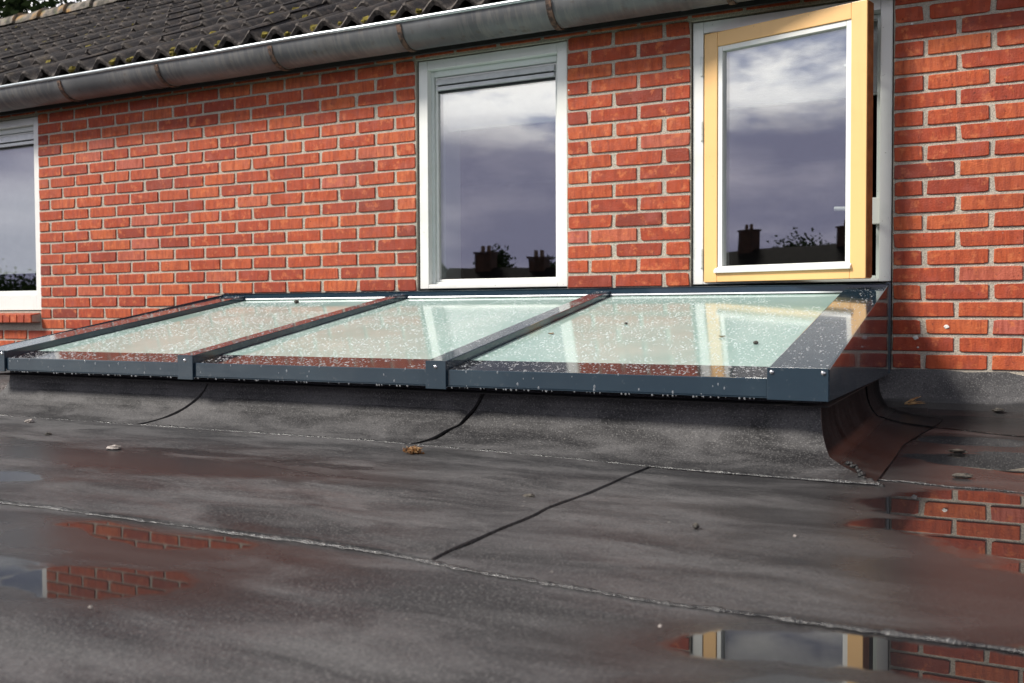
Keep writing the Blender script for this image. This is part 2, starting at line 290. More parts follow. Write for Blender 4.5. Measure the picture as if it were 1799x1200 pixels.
# ------------------------------------------------------------------ mesh tools
class MB:
    def __init__(s): s.v = []; s.f = []; s.tone = None
    def quad(s, a, b, c, d):
        n = len(s.v); s.v += [tuple(a), tuple(b), tuple(c), tuple(d)]; s.f.append((n, n+1, n+2, n+3)); return s
    def box(s, x0, x1, y0, y1, z0, z1, M=None):
        n = len(s.v); p = [(x, y, z) for z in (z0, z1) for y in (y0, y1) for x in (x0, x1)]
        s.v += [tuple(M @ Vector(q)) for q in p] if M else p
        s.f += [tuple(n+i for i in q) for q in ((0, 2, 3, 1), (4, 5, 7, 6), (0, 1, 5, 4), (2, 6, 7, 3), (0, 4, 6, 2), (1, 3, 7, 5))]; return s
    def grid(s, rows, flip=False, close=False):
        n = len(s.v); w = len(rows[0])
        for r in rows: s.v += [tuple(p) for p in r]
        for i in range(len(rows)-1):
            for j in range(w if close else w-1):
                a, b = n+i*w+j, n+i*w+(j+1) % w; q = (a, b, b+w, a+w); s.f.append(q[::-1] if flip else q)
        return s
    def poly(s, pts):
        n = len(s.v); s.v += [tuple(p) for p in pts]; s.f.append(tuple(range(n, n+len(pts)))); return s
    def prism(s, prof, a, b, M=None):                    # profile (y,z) extruded along x from a to b
        n = len(s.v); k = len(prof); p = [(a, y, z) for y, z in prof]+[(b, y, z) for y, z in prof]
        s.v += [tuple(M @ Vector(q)) for q in p] if M else p
        s.f += [tuple(n+i for i in range(k)), tuple(n+k+i for i in reversed(range(k)))]
        s.f += [(n+i, n+k+i, n+k+(i+1) % k, n+(i+1) % k) for i in range(k)]; return s
    def tube(s, pts, rad, seg=8, cap=True):
        rows = []
        for i, p in enumerate(pts):
            p = Vector(p); t = (Vector(pts[min(i+1, len(pts)-1)])-Vector(pts[max(i-1, 0)])).normalized()
            a = t.cross(Vector((0, 0, 1)) if abs(t.z) < 0.9 else Vector((1, 0, 0))).normalized(); b = t.cross(a)
            r = rad[i] if isinstance(rad, (list, tuple)) else rad
            rows.append([p+a*r*math.cos(2*math.pi*q/seg)+b*r*math.sin(2*math.pi*q/seg) for q in range(seg)])
        s.grid(rows, close=True)
        if cap: s.poly(rows[0][::-1]); s.poly(rows[-1])
        return s
    def mesh(s, name, mat, smooth=False, bevel=0.0, fix=True):
        me = bpy.data.meshes.new(name); me.from_pydata(s.v, [], s.f); me.materials.append(mat)
        if bevel or fix:
            bm = bmesh.new(); bm.from_mesh(me)
            if bevel:
                bmesh.ops.remove_doubles(bm, verts=bm.verts, dist=1e-5)
                ed = [e for e in bm.edges if len(e.link_faces) == 2 and e.calc_face_angle(0) > 0.5]
                bmesh.ops.bevel(bm, geom=ed, offset=bevel, segments=2, affect='EDGES', profile=0.6, clamp_overlap=True)
            if fix: bmesh.ops.recalc_face_normals(bm, faces=bm.faces)
            bm.to_mesh(me); bm.free()
        if s.tone is not None:
            at = me.attributes.new('tone', 'FLOAT', 'FACE'); at.data.foreach_set('value', s.tone)
        if smooth: me.polygons.foreach_set('use_smooth', [True]*len(me.polygons))
        me.update(); return me
    def obj(s, name, mat, parent=None, smooth=False, bevel=0.0, fix=True, kind=None):
        return link(name, s.mesh(name, mat, smooth, bevel, fix), parent, kind)
def link(name, me, parent=None, kind=None, loc=None):
    o = bpy.data.objects.new(name, me); C.objects.link(o)
    if loc is not None: o.location = loc
    if parent is not None:
        o.parent = parent
        if parent.parent is None and parent.type == 'EMPTY': o.matrix_parent_inverse = Matrix.Translation(-parent.location)
    if kind: o['kind'] = kind
    return o
def thing(name, label, cat, loc=(0, 0, 0), group=None):
    o = bpy.data.objects.new(name, None); C.objects.link(o); o.location = loc; o.empty_display_size = 0.2
    return tag(o, label, cat, group)
def tag(o, label, cat, group=None):
    o['label'] = label; o['category'] = cat
    if group: o['group'] = group
    return o
def sm(a, b, x): t = max(0, min(1, (x-a)/(b-a))); return t*t*(3-2*t)
def wob(x, s, a, k=0.0): return a*mnoise.noise(Vector((x*s, k, k*0.37)))

# ------------------------------------------------------------------ ground
g = MB(); g.quad((-400, -400, -3.3), (400, -400, -3.3), (400, 400, -3.3), (-400, 400, -3.3)); go = g.obj('ground', MT['grass'], kind='structure')

# ------------------------------------------------------------------ flat roof of wet felt
def zr(x, y): return -0.556+0.014*sm(0.9, -0.4, x)*sm(-2.5, -1.6, y)
roof = bpy.data.objects.new('flat_roof', None); C.objects.link(roof); roof['kind'] = 'structure'; roof.location = (0, -1.5, -0.56)
def felt_sheet(x0, x1, ylo, yhi, lift, name='felt_sheet', nx=90, ny=24, xl=None, xr=None):
    m = MB(); rows = []
    for i in range(ny+1):
        t = i/ny; row = []
        for j in range(nx+1):
            u = j/nx; x = x0+(x1-x0)*u; y = ylo(x)+(yhi(x)-ylo(x))*t
            if xr and j == nx: x = xr(y)
            if xl and j == 0: x = xl(y)
            row.append((x, y, zr(x, y)+lift))
        rows.append(row)
    m.grid(rows)
    for e in (rows[0], rows[-1], [r[0] for r in rows], [r[-1] for r in rows]):
        m.grid([e, [(p[0], p[1], p[2]-0.006) for p in e]])
    return m.obj(name, MT['felt'], roof, smooth=False)
def seam1(x): return -2.518-0.062*sm(0.45, 1.05, x)+wob(x, 6, 0.010, 3)+wob(x, 40, 0.003, 9)
def seam2(y): return 0.668+0.018*sm(-2.5, -1.5, y)+wob(y, 6, 0.010, 5)
s_near = felt_sheet(-9, 4.5, lambda x: -6.6, lambda x: -2.45, -0.0045, nx=60, ny=20)
s_left = felt_sheet(-9, 0.67, seam1, lambda x: -0.02, 0.0030, nx=220, ny=40, xr=lambda y: seam2(y))
s_right = felt_sheet(0.672, 4.5, seam1, lambda x: -0.02, -0.0006, nx=130, ny=40, xl=lambda y: seam2(y)+0.0055+wob(y, 23, 0.006, 8)*sm(-1.5, -1.9, y))
m = MB(); m.box(-9, 4.5, -6.6, -0.05, -3.3, -0.59); m.obj('extension_wall', MT['far_brick'], roof); MB().box(-9, 4.5, -6.6, -0.05, -0.589, -0.574).obj('roof_deck', MT['under'], roof)
def bead(pts, rmin, rmax, parent, seed, flat=0.55, gap=0.0, name='bitumen_seam'):
    m = MB(); rr = random.Random(seed); rows = []
    for i, p in enumerate(pts):
        p = Vector(p); t = (Vector(pts[min(i+1, len(pts)-1)])-Vector(pts[max(i-1, 0)])).normalized(); a = Vector((t.y, -t.x, 0)).normalized()
        k = 0.5+0.5*mnoise.noise(p*19+Vector((seed, 0, 0)))+0.55*mnoise.noise(p*70); r = rmin+(rmax-rmin)*max(0, min(1, k))
        rows.append([p+a*r*math.cos(q*math.pi/5)*1.25+Vector((0, 0, 1))*r*flat*math.sin(q*math.pi/5) for q in range(6)])
    m.grid(rows); return m.obj(name, MT['bitumen'], parent, smooth=True)
bead([(x, seam1(x)-0.002, zr(x, -2.53)-0.003) for x in [-3+0.008*i for i in range(790)]], 0.0005, 0.0085, s_left, 4, 0.7)
bead([(seam2(y)-0.002, y, zr(seam2(y), y)+0.0012) for y in [-2.52+0.008*i for i in range(132)]], 0.0005, 0.0035, s_right, 11, 0.3)
def lap(x): return -1.452-0.045*sm(1.15, 1.6, x)+wob(x, 12, 0.012, 2)
bead([(x, lap(x), zr(x, -1.45)+0.0005) for x in [1.15+0.007*i for i in range(330)]], 0.002, 0.0085, s_right, 21, 0.5)

# skylight kerb of felt
XR, XL, YF = 1.105, -2.125, -1.39
PROF = [(-0.100, -0.345), (-0.100, -0.41), (-0.096, -0.440), (-0.085, -0.465), (-0.066, -0.488), (-0.040, -0.508), (-0.008, -0.524), (0.030, -0.537), (0.065, -0.546), (0.100, -0.552), (0.130, -0.556)]
def kerb(d, z, x, y, off=0.0, fl=1.0):
    zb = zr(x, y)+0.004; zz = -0.345+(z+0.345)/(-0.211)*(zb+0.345); return d*fl if d > 0 else d, zz+off
def side_d(d): return d if d > 0 else d*0.4
def kerb_front(x0, x1, off, seed, left_mitre=False, right_mitre=False, lean=0.0):
    m = MB(); rows = []; n = 60
    for k, (d, z) in enumerate(PROF):
        t = k/(len(PROF)-1); row = []
        a = x0+lean*(t-0.4)+wob(t, 7, 0.010, seed)+wob(t, 29, 0.005, seed)+0.006*t; b = x1+lean*(t-0.4)+wob(t, 7, 0.010, seed+9)+wob(t, 29, 0.005, seed+4)-0.006*t
        if right_mitre: b = XR+side_d(d)+0.004
        if left_mitre: a = XL-side_d(d)-0.004
        for i in range(n+1):
            x = a+(b-a)*i/n; fl = 0.80+0.28*sm(0.2, 1.1, x)
            dd, zz = kerb(d, z, x, YF-0.1, 0, fl); rip = 0.004*mnoise.noise(Vector((x*3.5, t*2, seed)))+(wob(x, 22, 0.005, 6) if k == len(PROF)-1 else 0)
            row.append((x, YF-dd-off-rip*t, zz+off*(0.3+0.7*t)))
        rows.append(row)
    m.grid(rows, flip=True); m.grid([rows[-1], [(p[0], p[1]-0.001, p[2]-0.008) for p in rows[-1]]])
    for e in (0, -1): m.grid([[r[e] for r in rows], [(r[e][0], r[e][1]+0.012, r[e][2]-0.006) for r in rows]])
    o = m.obj('upstand_sheet', MT['felt_up'], roof, smooth=False, fix=False)
    bead([(p[0], p[1]-0.002, p[2]-0.003) for p in [rows[-1][0]]+[tuple(Vector(rows[-1][i]).lerp(Vector(rows[-1][i+1]), q/5)) for i in range(n) for q in range(1, 6)]], 0.0015, 0.0075, o, seed+30, 0.9)
    return o
kerb_front(XL, -1.068, 0.000, 1, left_mitre=True, lean=-0.13)
kerb_front(-1.054, 0.042, 0.001, 2, lean=-0.13)
kerb_front(0.055, 1.1, 0.001, 3, right_mitre=True, lean=-0.13)
def kerb_side(sgn, X, y0, y1, off, seed, mitre=False, trim=0.0):
    m = MB(); rows = []; n = 36
    for k, (d, z) in enumerate(PROF):
        t = k/(len(PROF)-1); row = []
        for i in range(n+1):
            a = YF-d*1.05 if mitre else y0; y = a+(y1-a)*i/n+wob(t, 4, 0.008, seed)*(1 if i == 0 and not mitre else 0)
            dd, zz = kerb(d, z, X+sgn*0.1, y, 0, 0.95+0.5*sm(-0.9, -0.05, y)); row.append((X+sgn*(side_d(dd)+off+0.0035*t*mnoise.noise(Vector((y*4, t*2, seed)))), y, zz+off*t))
        rows.append(row)
    m.grid(rows); m.grid([[r[0] for r in rows], [(r[0][0]-sgn*0.006, r[0][1]+0.004, r[0][2]-0.008) for r in rows]]); m.grid([rows[-1], [(p[0], p[1], p[2]-0.008) for p in rows[-1]]])
    return m.obj('upstand_sheet', MT['felt_side'], roof, fix=False, smooth=True)  # kerb side shade painted in as darker felt; only the foot is wet
kerb_side(1, XR, 0, -0.30, 0.000, 5, mitre=True); kerb_side(1, XR, -0.36, -0.006, 0.005, 6); kerb_side(-1, XL, 0, -0.006, 0.0, 7, mitre=True)
m = MB(); m.box(XL+0.11, XR-0.11, YF+0.11, -0.02, -0.573, -0.36); m.obj('kerb_core', MT['under'], roof)
rr = random.Random(5)
def lump(m, c, rx, ry, rz, seed, seg=9, ring=6, amp=0.35, dome=False):
    rows = []; c = Vector(c)
    for i in range(ring+1):
        th = (math.pi/2 if dome else math.pi)*i/ring; row = []
        for j in range(seg):
            ph = 2*math.pi*j/seg; d = Vector((math.sin(th)*math.cos(ph), math.sin(th)*math.sin(ph), math.cos(th)))
            k = 1+amp*mnoise.noise(d*1.7+Vector((seed*3.1, seed, 0)))+amp*0.6*mnoise.noise(d*4+Vector((0, seed, 0)))
            row.append(c+Vector((d.x*rx*k, d.y*ry*k, d.z*rz*k)))
        rows.append(row)
    m.grid(rows, flip=True, close=True); return m
m = MB()
for i in range(30):
    t = rr.random(); lump(m, (XR+0.06+0.075*t+rr.uniform(-.006, .008), YF-0.07-0.075*t+rr.uniform(-.008, .006), zr(1.2, -1.5)+0.036*(1-t)**2), rr.uniform(.003, .007), rr.uniform(.003, .007), rr.uniform(.002, .006), i, 7, 4)
m.obj('bitumen_seam', MT['bitumen_dull'], roof, smooth=True)
# felt turned up the house wall beside the skylight
def wall_felt(x0, x1, top, lift, edge, seed):
    prof = [(-0.006, top), (-0.007, -0.43), (-0.009, -0.47), (-0.016, -0.498), (-0.034, -0.520), (-0.062, -0.538), (-0.10, -0.550), (-0.16, -0.5553), (-0.24, -0.556), (edge, -0.556)]
    m = MB(); rows = []; n = 50
    for k, (y, z) in enumerate(prof):
        row = []
        for i in range(n+1):
            x = x0+(x1-x0)*i/n; yy = y-lift; zz = z+(lift if k > 3 else 0)+(0.0035 if k > 5 else 0)
            if k == 0: zz += wob(x, 9, 0.012, seed)-0.02*sm(1.4, 1.7, x)
            if k == len(prof)-1: yy += -0.16*sm(1.2, 1.55, x)+wob(x, 8, 0.02, seed); zz -= 0.0
            row.append((x, yy, zz))
        rows.append(row)
    m.grid(rows); m.grid([rows[-1], [(p[0], p[1]+0.002, p[2]-0.008) for p in rows[-1]]]); m.grid([rows[0], [(p[0], 0.01, p[2]) for p in rows[0]]])
    for e in (0, -1): m.grid([[r[e] for r in rows], [(r[e][0], r[e][1]+0.01, r[e][2]-0.004) for r in rows]])
    o = m.obj('wall_upstand_sheet', MT['felt_wall'], roof, fix=False)
    bead([(p[0], p[1]-0.001, p[2]-0.002) for i in range(n) for p in [Vector(rows[-1][i]).lerp(Vector(rows[-1][i+1]), q/6) for q in range(6)]], 0.001, 0.006, o, seed+50, 0.4)
wall_felt(0.98, 1.242, -0.378, 0.003, -0.27, 1); wall_felt(1.236, 4.5, -0.382, 0.0, -0.29, 2); wall_felt(-9, -2.13, -0.37, 0.0, -0.3, 3)

# ------------------------------------------------------------------ brick house
house = thing('brick_house', 'orange-red brick house with dark tiled roof, zinc gutter and three windows', 'house', (0, 0, -0.4))
CH, ST, JX = 0.0635, 0.22, -0.0985
W0, W1 = -9.0, 4.6
OPEN = [(-0.972, -0.203, -0.5, 1.010), (0.344, 1.113, -0.5, 1.010), (-4.66, -3.603, -0.145, 1.010)]
ZT = 1.20
m = MB(); zs = sorted({-0.58, ZT, -0.145, 1.010}); xs = sorted({W0, W1, *[o[0] for o in OPEN], *[o[1] for o in OPEN]})
YM = 0.0055
for i in range(len(xs)-1):
    for j in range(len(zs)-1):
        cxm, czm = (xs[i]+xs[i+1])/2, (zs[j]+zs[j+1])/2
        if any(o[0] < cxm < o[1] and o[2] < czm < o[3] for o in OPEN): continue
        m.box(xs[i], xs[i+1], YM, 0.11, zs[j], zs[j+1])
wall = m.obj('wall', MT['mortar'], house)
BH, BD = 0.0520, 0.06
def brick_mesh(L, seed):
    q = random.Random(seed); m = MB(); H = BH
    e = min(0.016, L*0.2); pts = [(-L/2, -H/2), (-L/2+e, -H/2), (L/2-e, -H/2), (L/2, -H/2), (L/2, H/2), (L/2-e, H/2), (-L/2+e, H/2), (-L/2, H/2)]
    j = 0.0009; pts = [(x+q.uniform(-j, j), z+q.uniform(-j, j)) for x, z in pts]
    for c in (0, 3, 4, 7):
        x, z = pts[c]; k = q.uniform(0.0005, 0.002) if q.random() < 0.7 else q.uniform(0.003, 0.006); pts[c] = (x-math.copysign(k, x), z-math.copysign(k*0.7, z))
    b = 0.0022; ins = [(x-math.copysign(b, x) if abs(x) > L*0.4 else x, z-math.copysign(b, z) if abs(z) > H*0.2 else z) for x, z in pts]
    front = [(x, q.uniform(-0.0008, 0.0008), z) for x, z in ins]; rim = [(x, 0.0018, z) for x, z in pts]; back = [(x, 0.03, z) for x, z in pts]
    m.poly(front); m.grid([front, rim, back], close=True); return m
BR = [MB.mesh(brick_mesh(0.2070, i), 'brick', MT['brick']) for i in range(12)]
BRH = [MB.mesh(brick_mesh(0.0970, 40+i), 'brick', MT['brick']) for i in range(6)]
bricks = []
def lay(x0, x1, j):
    z = (j+0.5)*CH; L = x1-x0
    if L < 0.02: return
    bricks.append((x0, x1, z, j))
for j in range(-6, 18):
    z0, z1 = j*CH+0.006, (j+1)*CH-0.006; zc = (z0+z1)/2
    segs = [(W0+2.0, W1-0.6)]
    for o in OPEN:
        if o[2]-0.03 < zc < o[3]:
            segs = [t for s in segs for t in ([(s[0], o[0]-0.002), (o[1]+0.002, s[1])] if s[0] < o[0] and s[1] > o[1] else [s])]
    if j < -2 and zc < -0.145: # sill row below left window
        segs = [t for s in segs for t in ([(s[0], -4.70), (-3.60, s[1])] if (s[0] < -4.7 and s[1] > -3.6 and zc > -0.225) else [s])]
    for a, b in segs:
        k = math.floor((a-JX)/ST)-1; ph = JX+(0.11 if j % 2 else 0)
        js = [ph+ST*i for i in range(k, k+80) if a+0.001 < ph+ST*i < b-0.001]
        cut = [a-0.0065]+js+[b+0.0065]
        if len(js) > 1 and js[0]-a < 0.045: cut.pop(1)
        if len(js) > 1 and b-cut[-2] < 0.045: cut.pop(-2)
        for i in range(len(cut)-1): lay(cut[i]+0.0065, cut[i+1]-0.0065, j)
def hidden(x, z): return z < -0.07 and -2.1 < x < 1.07 and z < -0.075-0.0
def rank(b):
    x = (b[0]+b[1])/2; u, v, d = proj((x, 0, b[2]))
    gut = 1.0*(b[2] > 1.0)
    if hidden(x, b[2]) or not (-40 < u < 1830 and -10 < v < 1200) or gut: return -1
    return (b[1]-b[0])/d/d
order = sorted(range(len(bricks)), key=lambda i: -rank(bricks[i]))
solo = set(order[:300])
stuff = MB(); stuff.tone = []
def tone_of(i):
    q = random.Random(i*7+3); t = q.random()
    return min(1, max(0.02, q.gauss(0.5, 0.17) if t < 0.74 else q.uniform(0.02, 0.25) if t < 0.86 else q.uniform(0.75, 1.0)))
for i, (x0, x1, z, j) in enumerate(bricks):
    q = random.Random(i); L = x1-x0; half = L < 0.15
    base = (BRH if half else BR); me = base[q.randrange(len(base))]; s = L/(0.0970 if half else 0.2070)
    loc = Vector(((x0+x1)/2, q.uniform(-0.0012, 0.0014), z+q.uniform(-0.001, 0.001))); ry = q.gauss(0, 0.004)
    if rank(bricks[i]) < 0 and hidden((x0+x1)/2, z): continue
    if i in solo:
        o = link('brick', me, wall); o.location = loc; o.rotation_euler = (0, ry, 0); o.scale = (s, 1, 1); o['tone'] = tone_of(i)
    else:
        n = len(stuff.v); T = Matrix.Translation(loc) @ Matrix.Rotation(ry, 4, 'Y') @ Matrix.Diagonal((s, 1, 1, 1))
        stuff.v += [tuple(T @ v.co) for v in me.vertices]
        for p in me.polygons: stuff.f.append(tuple(n+a for a in p.vertices)); stuff.tone.append(tone_of(i))
link('brick_courses', stuff.mesh('brick_courses', MT['brick'], fix=False), wall, 'stuff')
# sill of bricks on edge under the left window
sill_m = MB().prism([(-0.062, -0.212), (-0.060, -0.166), (0.05, -0.149), (0.05, -0.212)], -0.0275, 0.0275).mesh('sill_brick', MT['brick'], bevel=0.002)
for i in range(17):
    o = link('sill_brick', sill_m, wall, loc=(-3.640-0.064*i, 0, 0)); o['tone'] = R.uniform(0.3, 0.8)
MB().prism([(-0.052, -0.208), (-0.052, -0.17), (0.05, -0.155), (0.05, -0.208)], -4.70, -3.612).obj('sill_mortar', MT['mortar'], wall)

for sx_, sz_, sr_ in ((1.300, -0.222, 0.0065), (1.196, -0.262, 0.0075), (1.204, -0.298, 0.003), (-0.192, 0.790, 0.003), (1.175, 0.885, 0.004)):
    m = MB(); lump(m, (sx_, -0.0012, sz_), sr_*1.2, 0.0018, sr_, int(sx_*90), 9, 6, 0.6); m.obj('dropping_spot', MT['white_drop'], wall)
# room behind the windows and the rest of the body of the house
m = MB(); m.box(-8.9, 4.5, 0.112, 5.4, -0.57, 1.21); m.obj('room_shell', MT['dark'], house)
# cut: the front face of the room is left open behind the windows
ro = [o for o in C.objects if o.name == 'room_shell'][0]; bm = bmesh.new(); bm.from_mesh(ro.data)
ff = [f for f in bm.faces if abs(f.calc_center_median().y-0.112) < 1e-4]; bmesh.ops.delete(bm, geom=ff, context='FACES'); bm.to_mesh(ro.data); bm.free()

# ---- windows
def frame_bars(m, x0, x1, z0, z1, w, y0, y1, wb=None, wt=None, M=None):
    wb = w if wb is None else wb; wt = w if wt is None else wt
    m.box(x0, x0+w, y0, y1, z0, z1, M); m.box(x1-w, x1, y0, y1, z0, z1, M)
    m.box(x0+w+0.0004, x1-w-0.0004, y0+0.0006, y1, z1-wt, z1-0.0005, M); m.box(x0+w+0.0004, x1-w-0.0004, y0+0.0006, y1, z0+0.0005, z0+wb, M)
def stepped(win, rects, mat, name='frame', M=None):
    m = MB()
    for x0, x1, z0, z1, w, y0, y1, wb, wt in rects: frame_bars(m, x0, x1, z0, z1, w, y0, y1, wb, wt, M)
    return m.obj(name, mat, win, bevel=0.003)
def part(name): # window part: the fixed frame mesh carries the rest
    pass
def fixed_window(x0, x1, z0, z1, bottom, vent_z, blind_z, seed):
    m = MB(); frame_bars(m, x0, x1, z0, z1, 0.047, 0.016, 0.10, bottom, 0.043)
    win = m.obj('window', MT['white'], house, bevel=0.003)
    a, b, c, d = x0+0.047, x1-0.047, z0+bottom, z1-0.043
    m = MB(); frame_bars(m, a, b, c, d, 0.016, 0.048, 0.0995, 0.012, 0.028); m.obj('rebate', MT['grey_paint'], win, bevel=0.002)
    m = MB(); frame_bars(m, a+0.0165, b-0.0165, c+0.0125, d-0.0285, 0.012, 0.062, 0.099, 0.012, 0.01); bd = m.obj('glazing_bead', MT['white'], win, bevel=0.002)
    ga, gb, gc, gd = a+0.0285, b-0.0285, c+0.0245, d-0.0385
    # trickle vent across the head
    v0 = vent_z; m = MB(); m.prism([(0.070, gd), (0.050, gd-0.004), (0.046, v0+0.034), (0.070, v0+0.034)], ga+0.001, gb-0.001); m.obj('trickle_vent', MT['alu'], win, bevel=0.0015)
    MB().box(ga+0.004, gb-0.012, 0.060, 0.070, v0+0.0275, v0+0.0335).obj('vent_slot', MT['slot'], win)
    m = MB(); m.prism([(0.070, v0+0.027), (0.050, v0+0.027), (0.047, v0+0.008), (0.070, v0+0.008)], ga+0.001, gb-0.001); m.obj('trickle_vent', MT['alu'], win, bevel=0.0015)
    MB().box(ga+0.002, gb-0.002, 0.062, 0.071, v0, v0+0.0075).obj('vent_slot', MT['slot'], win)
    MB().box(ga-0.004, gb+0.004, 0.074, 0.086, gc-0.004, v0+0.001).obj('pane', MT['glass'], win)
    MB().box(ga-0.02, gb+0.02, 0.135, 0.138, blind_z, gd+0.04).obj('roller_blind', MT['blind'], win)
    MB().box(ga-0.02, gb+0.02, 0.132, 0.142, blind_z-0.012, blind_z-0.0005).obj('blind_rail', MT['white'], win, bevel=0.002)
    MB().box(ga-0.02, ga+0.010, 0.11, 0.25, gc-0.02, gd+0.04).obj('inner_reveal', MT['white'], win)
    return win
fixed_window(-0.962, -0.208, -0.052, 1.005, 0.020, 0.862, 0.705, 1)
fixed_window(-4.65, -3.612, -0.139, 1.005, 0.094, 0.850, 0.10, 2)
# left window: lower stepped rail
# opening casement window
m = MB(); frame_bars(m, 0.350, 1.108, -0.053, 1.004, 0.043, 0.016, 0.105, 0.012, 0.046); win2 = m.obj('window', MT['white'], house, bevel=0.003)
m = MB(); frame_bars(m, 0.394, 1.064, -0.040, 0.957, 0.016, 0.072, 0.1045, 0.012, 0.016); m.obj('rebate', MT['grey_paint'], win2, bevel=0.002)
GA = math.radians(14.5); HX, HY = 0.398, 0.018
K = Matrix.Translation((HX, HY, 0)) @ Matrix.Rotation(-GA, 4, 'Z')
cw, z0, z1 = 0.662, -0.045, 0.953
m = MB(); frame_bars(m, 0, cw, z0, z1, 0.058, -0.004, 0.050, 0.026+0.03, 0.058, K); m.obj('casement_frame', MT['ochre'], win2, bevel=0.0025)
MB().box(cw+0.0005, cw+0.0025, 0.002, 0.0505, z0+0.004, z1-0.004, K).obj('stile_edge', MT['wood'], win2)  # free edge of the casement stile, darker brown than its face
m = MB(); frame_bars(m, 0.0585, cw-0.0585, z0+0.0565, z1-0.0585, 0.020, 0.002, 0.040, 0.006, 0.020, K); m.obj('glazing_bead', MT['white'], win2, bevel=0.002)
m = MB(); m.prism([(-0.016, z0+0.036), (-0.017, z0+0.046), (0.004, z0+0.062), (0.030, z0+0.066), (0.030, z0+0.036)], 0.050, cw-0.052, K); m.obj('drip_sill', MT['white'], win2, bevel=0.002)
MB().box(0.075, cw-0.075, 0.020, 0.032, z0+0.058, z1-0.074, K).obj('pane', MT['glass'], win2)
for hz in (0.826, 0.566, 0.052):
    m = MB(); p = [K @ Vector((-0.009, -0.006, hz+q)) for q in (-0.038, 0.038)]; m.tube(p, 0.0065, 10); h = m.obj('hinge', MT['grey_paint'], win2, smooth=False)
    for q in (-0.013, 0.013):
        MB().tube([K @ Vector((-0.009, -0.006, hz+q-0.0008)), K @ Vector((-0.009, -0.006, hz+q+0.0008))], 0.0072, 10).obj('hinge_ring', MT['alu'], h)
for hz, ln in ((0.215, 0.085), (0.745, 0.050)):
    m = MB(); a = [K @ Vector((cw-0.03, 0.052, hz)), K @ Vector((cw-0.03, 0.085, hz)), K @ Vector((cw-0.05, 0.10, hz+0.002)), K @ Vector((cw-0.075-ln, 0.10, hz+0.010))]
    m.tube(a, 0.0085, 8); m.obj('window_handle', MT['white'], win2, smooth=True)
m = MB(); m.box(1.036, 1.064, 0.040, 0.070, 0.165, 0.265); m.obj('lock_keep', MT['white'], win2, bevel=0.003)
for i in range(22):
    zz = 0.945-0.0125*i; MB().prism([(0.150, zz), (0.153, zz+0.0132), (0.155, zz+0.0132), (0.152, zz)], 0.405, 1.055).obj('blind_slat', MT['blind'], win2)
MB().box(0.402, 1.058, 0.148, 0.160, 0.672, 0.6815).obj('blind_rail', MT['white'], win2, bevel=0.002)
MB().box(0.36, 0.43, 0.11, 0.22, -0.04, 0.98).obj('inner_reveal', MT['white'], win2)

# ---- gutter
GY, GZ, GR = -0.135, 1.118, 0.099
def arc(r, n=18, a0=0.0, a1=math.pi): return [(GY-r*math.cos(a0+(a1-a0)*i/n), GZ-r*math.sin(a0+(a1-a0)*i/n)) for i in range(n+1)]
m = MB(); nx = 60; rows = [[(W0-1+(14.0)*i/nx, y+0.002*math.sin(i*1.7), z+0.004*mnoise.noise(Vector((i*0.31, 0, 0)))) for y, z in arc(GR)] for i in range(nx+1)]
m.grid(rows); rows2 = [[(p[0], GY+(p[1]-GY)*0.975, GZ+(p[2]-GZ)*0.975) for p in r] for r in rows]; m.grid(rows2)
gut = m.obj('gutter', MT['zinc'], house, smooth=True, fix=False)
MB().tube([(W0-1+14.0*i/nx, GY-GR-0.002+0.002*math.sin(i*1.7), GZ+0.004+0.004*mnoise.noise(Vector((i*0.31, 0, 0)))) for i in range(nx+1)], 0.0095, 12).obj('gutter_bead', MT['bead'], gut, smooth=True)
for i, bx in enumerate((-6.75, -6.0, -5.27, -4.55, -3.83, -3.11, -2.38, -1.635, -0.905, -0.18, 0.545, 1.27, 2.0, 2.7)):
    m = MB(); A = arc(GR+0.006, 18, 0.12, math.pi*0.94); B = arc(GR+0.0002, 18, 0.12, math.pi*0.94); hw = 0.012
    m.grid([[(bx-hw, y, z) for y, z in A], [(bx+hw, y, z) for y, z in A]]); m.grid([[(bx-hw, y, z) for y, z in A], [(bx-hw, y, z) for y, z in B]]); m.grid([[(bx+hw, y, z) for y, z in A], [(bx+hw, y, z) for y, z in B]])
    m.obj('gutter_bracket', MT['rust'], gut, smooth=False)
for bx in (-2.47, -5.4, 0.36):
    A = arc(GR+0.002, 18, 0.1, math.pi*0.94); m = MB(); m.grid([[(bx-0.02, y, z) for y, z in A], [(bx+0.02, y, z) for y, z in A]]); m.obj('solder_lap', MT['zinc'], gut, smooth=True)

# ---- roof
PH = math.radians(28.5); EY, EZ = -0.150, 1.165
SL = Vector((0, math.cos(PH), math.sin(PH))); SN = Vector((0, -math.sin(PH), math.cos(PH))); E0 = Vector((0, EY, EZ))
GAUGE, TW, ROWS = 0.345, 0.30, 10
m = MB(); top = E0+SL*(GAUGE*ROWS+0.12)
a = E0-SL*0.0-SN*0.045; b = top-SN*0.045
m.quad((W0-1, a.y, a.z), (5, a.y, a.z), (5, b.y, b.z), (W0-1, b.y, b.z)); m.quad((W0-1, b.y, b.z), (5, b.y, b.z), (5, 2*b.y+0.1, EZ-0.05), (W0-1, 2*b.y+0.1, EZ-0.05))
m.box(W0-1, 5, -0.055, -0.035, 1.02, 1.19); m.box(W0-1, 5, -0.034, 0.1, 1.201, 1.213)
rf = m.obj('roof', MT['under'], house)
for sx in (W0+0.1, 4.5): MB().poly([(sx, 0.05, -3.3), (sx, 5.9, -3.3), (sx, 5.9, 1.1), (sx, b.y, b.z-0.02), (sx, 0.05, 1.2)]).obj('gable_wall', MT['far_brick'], house)
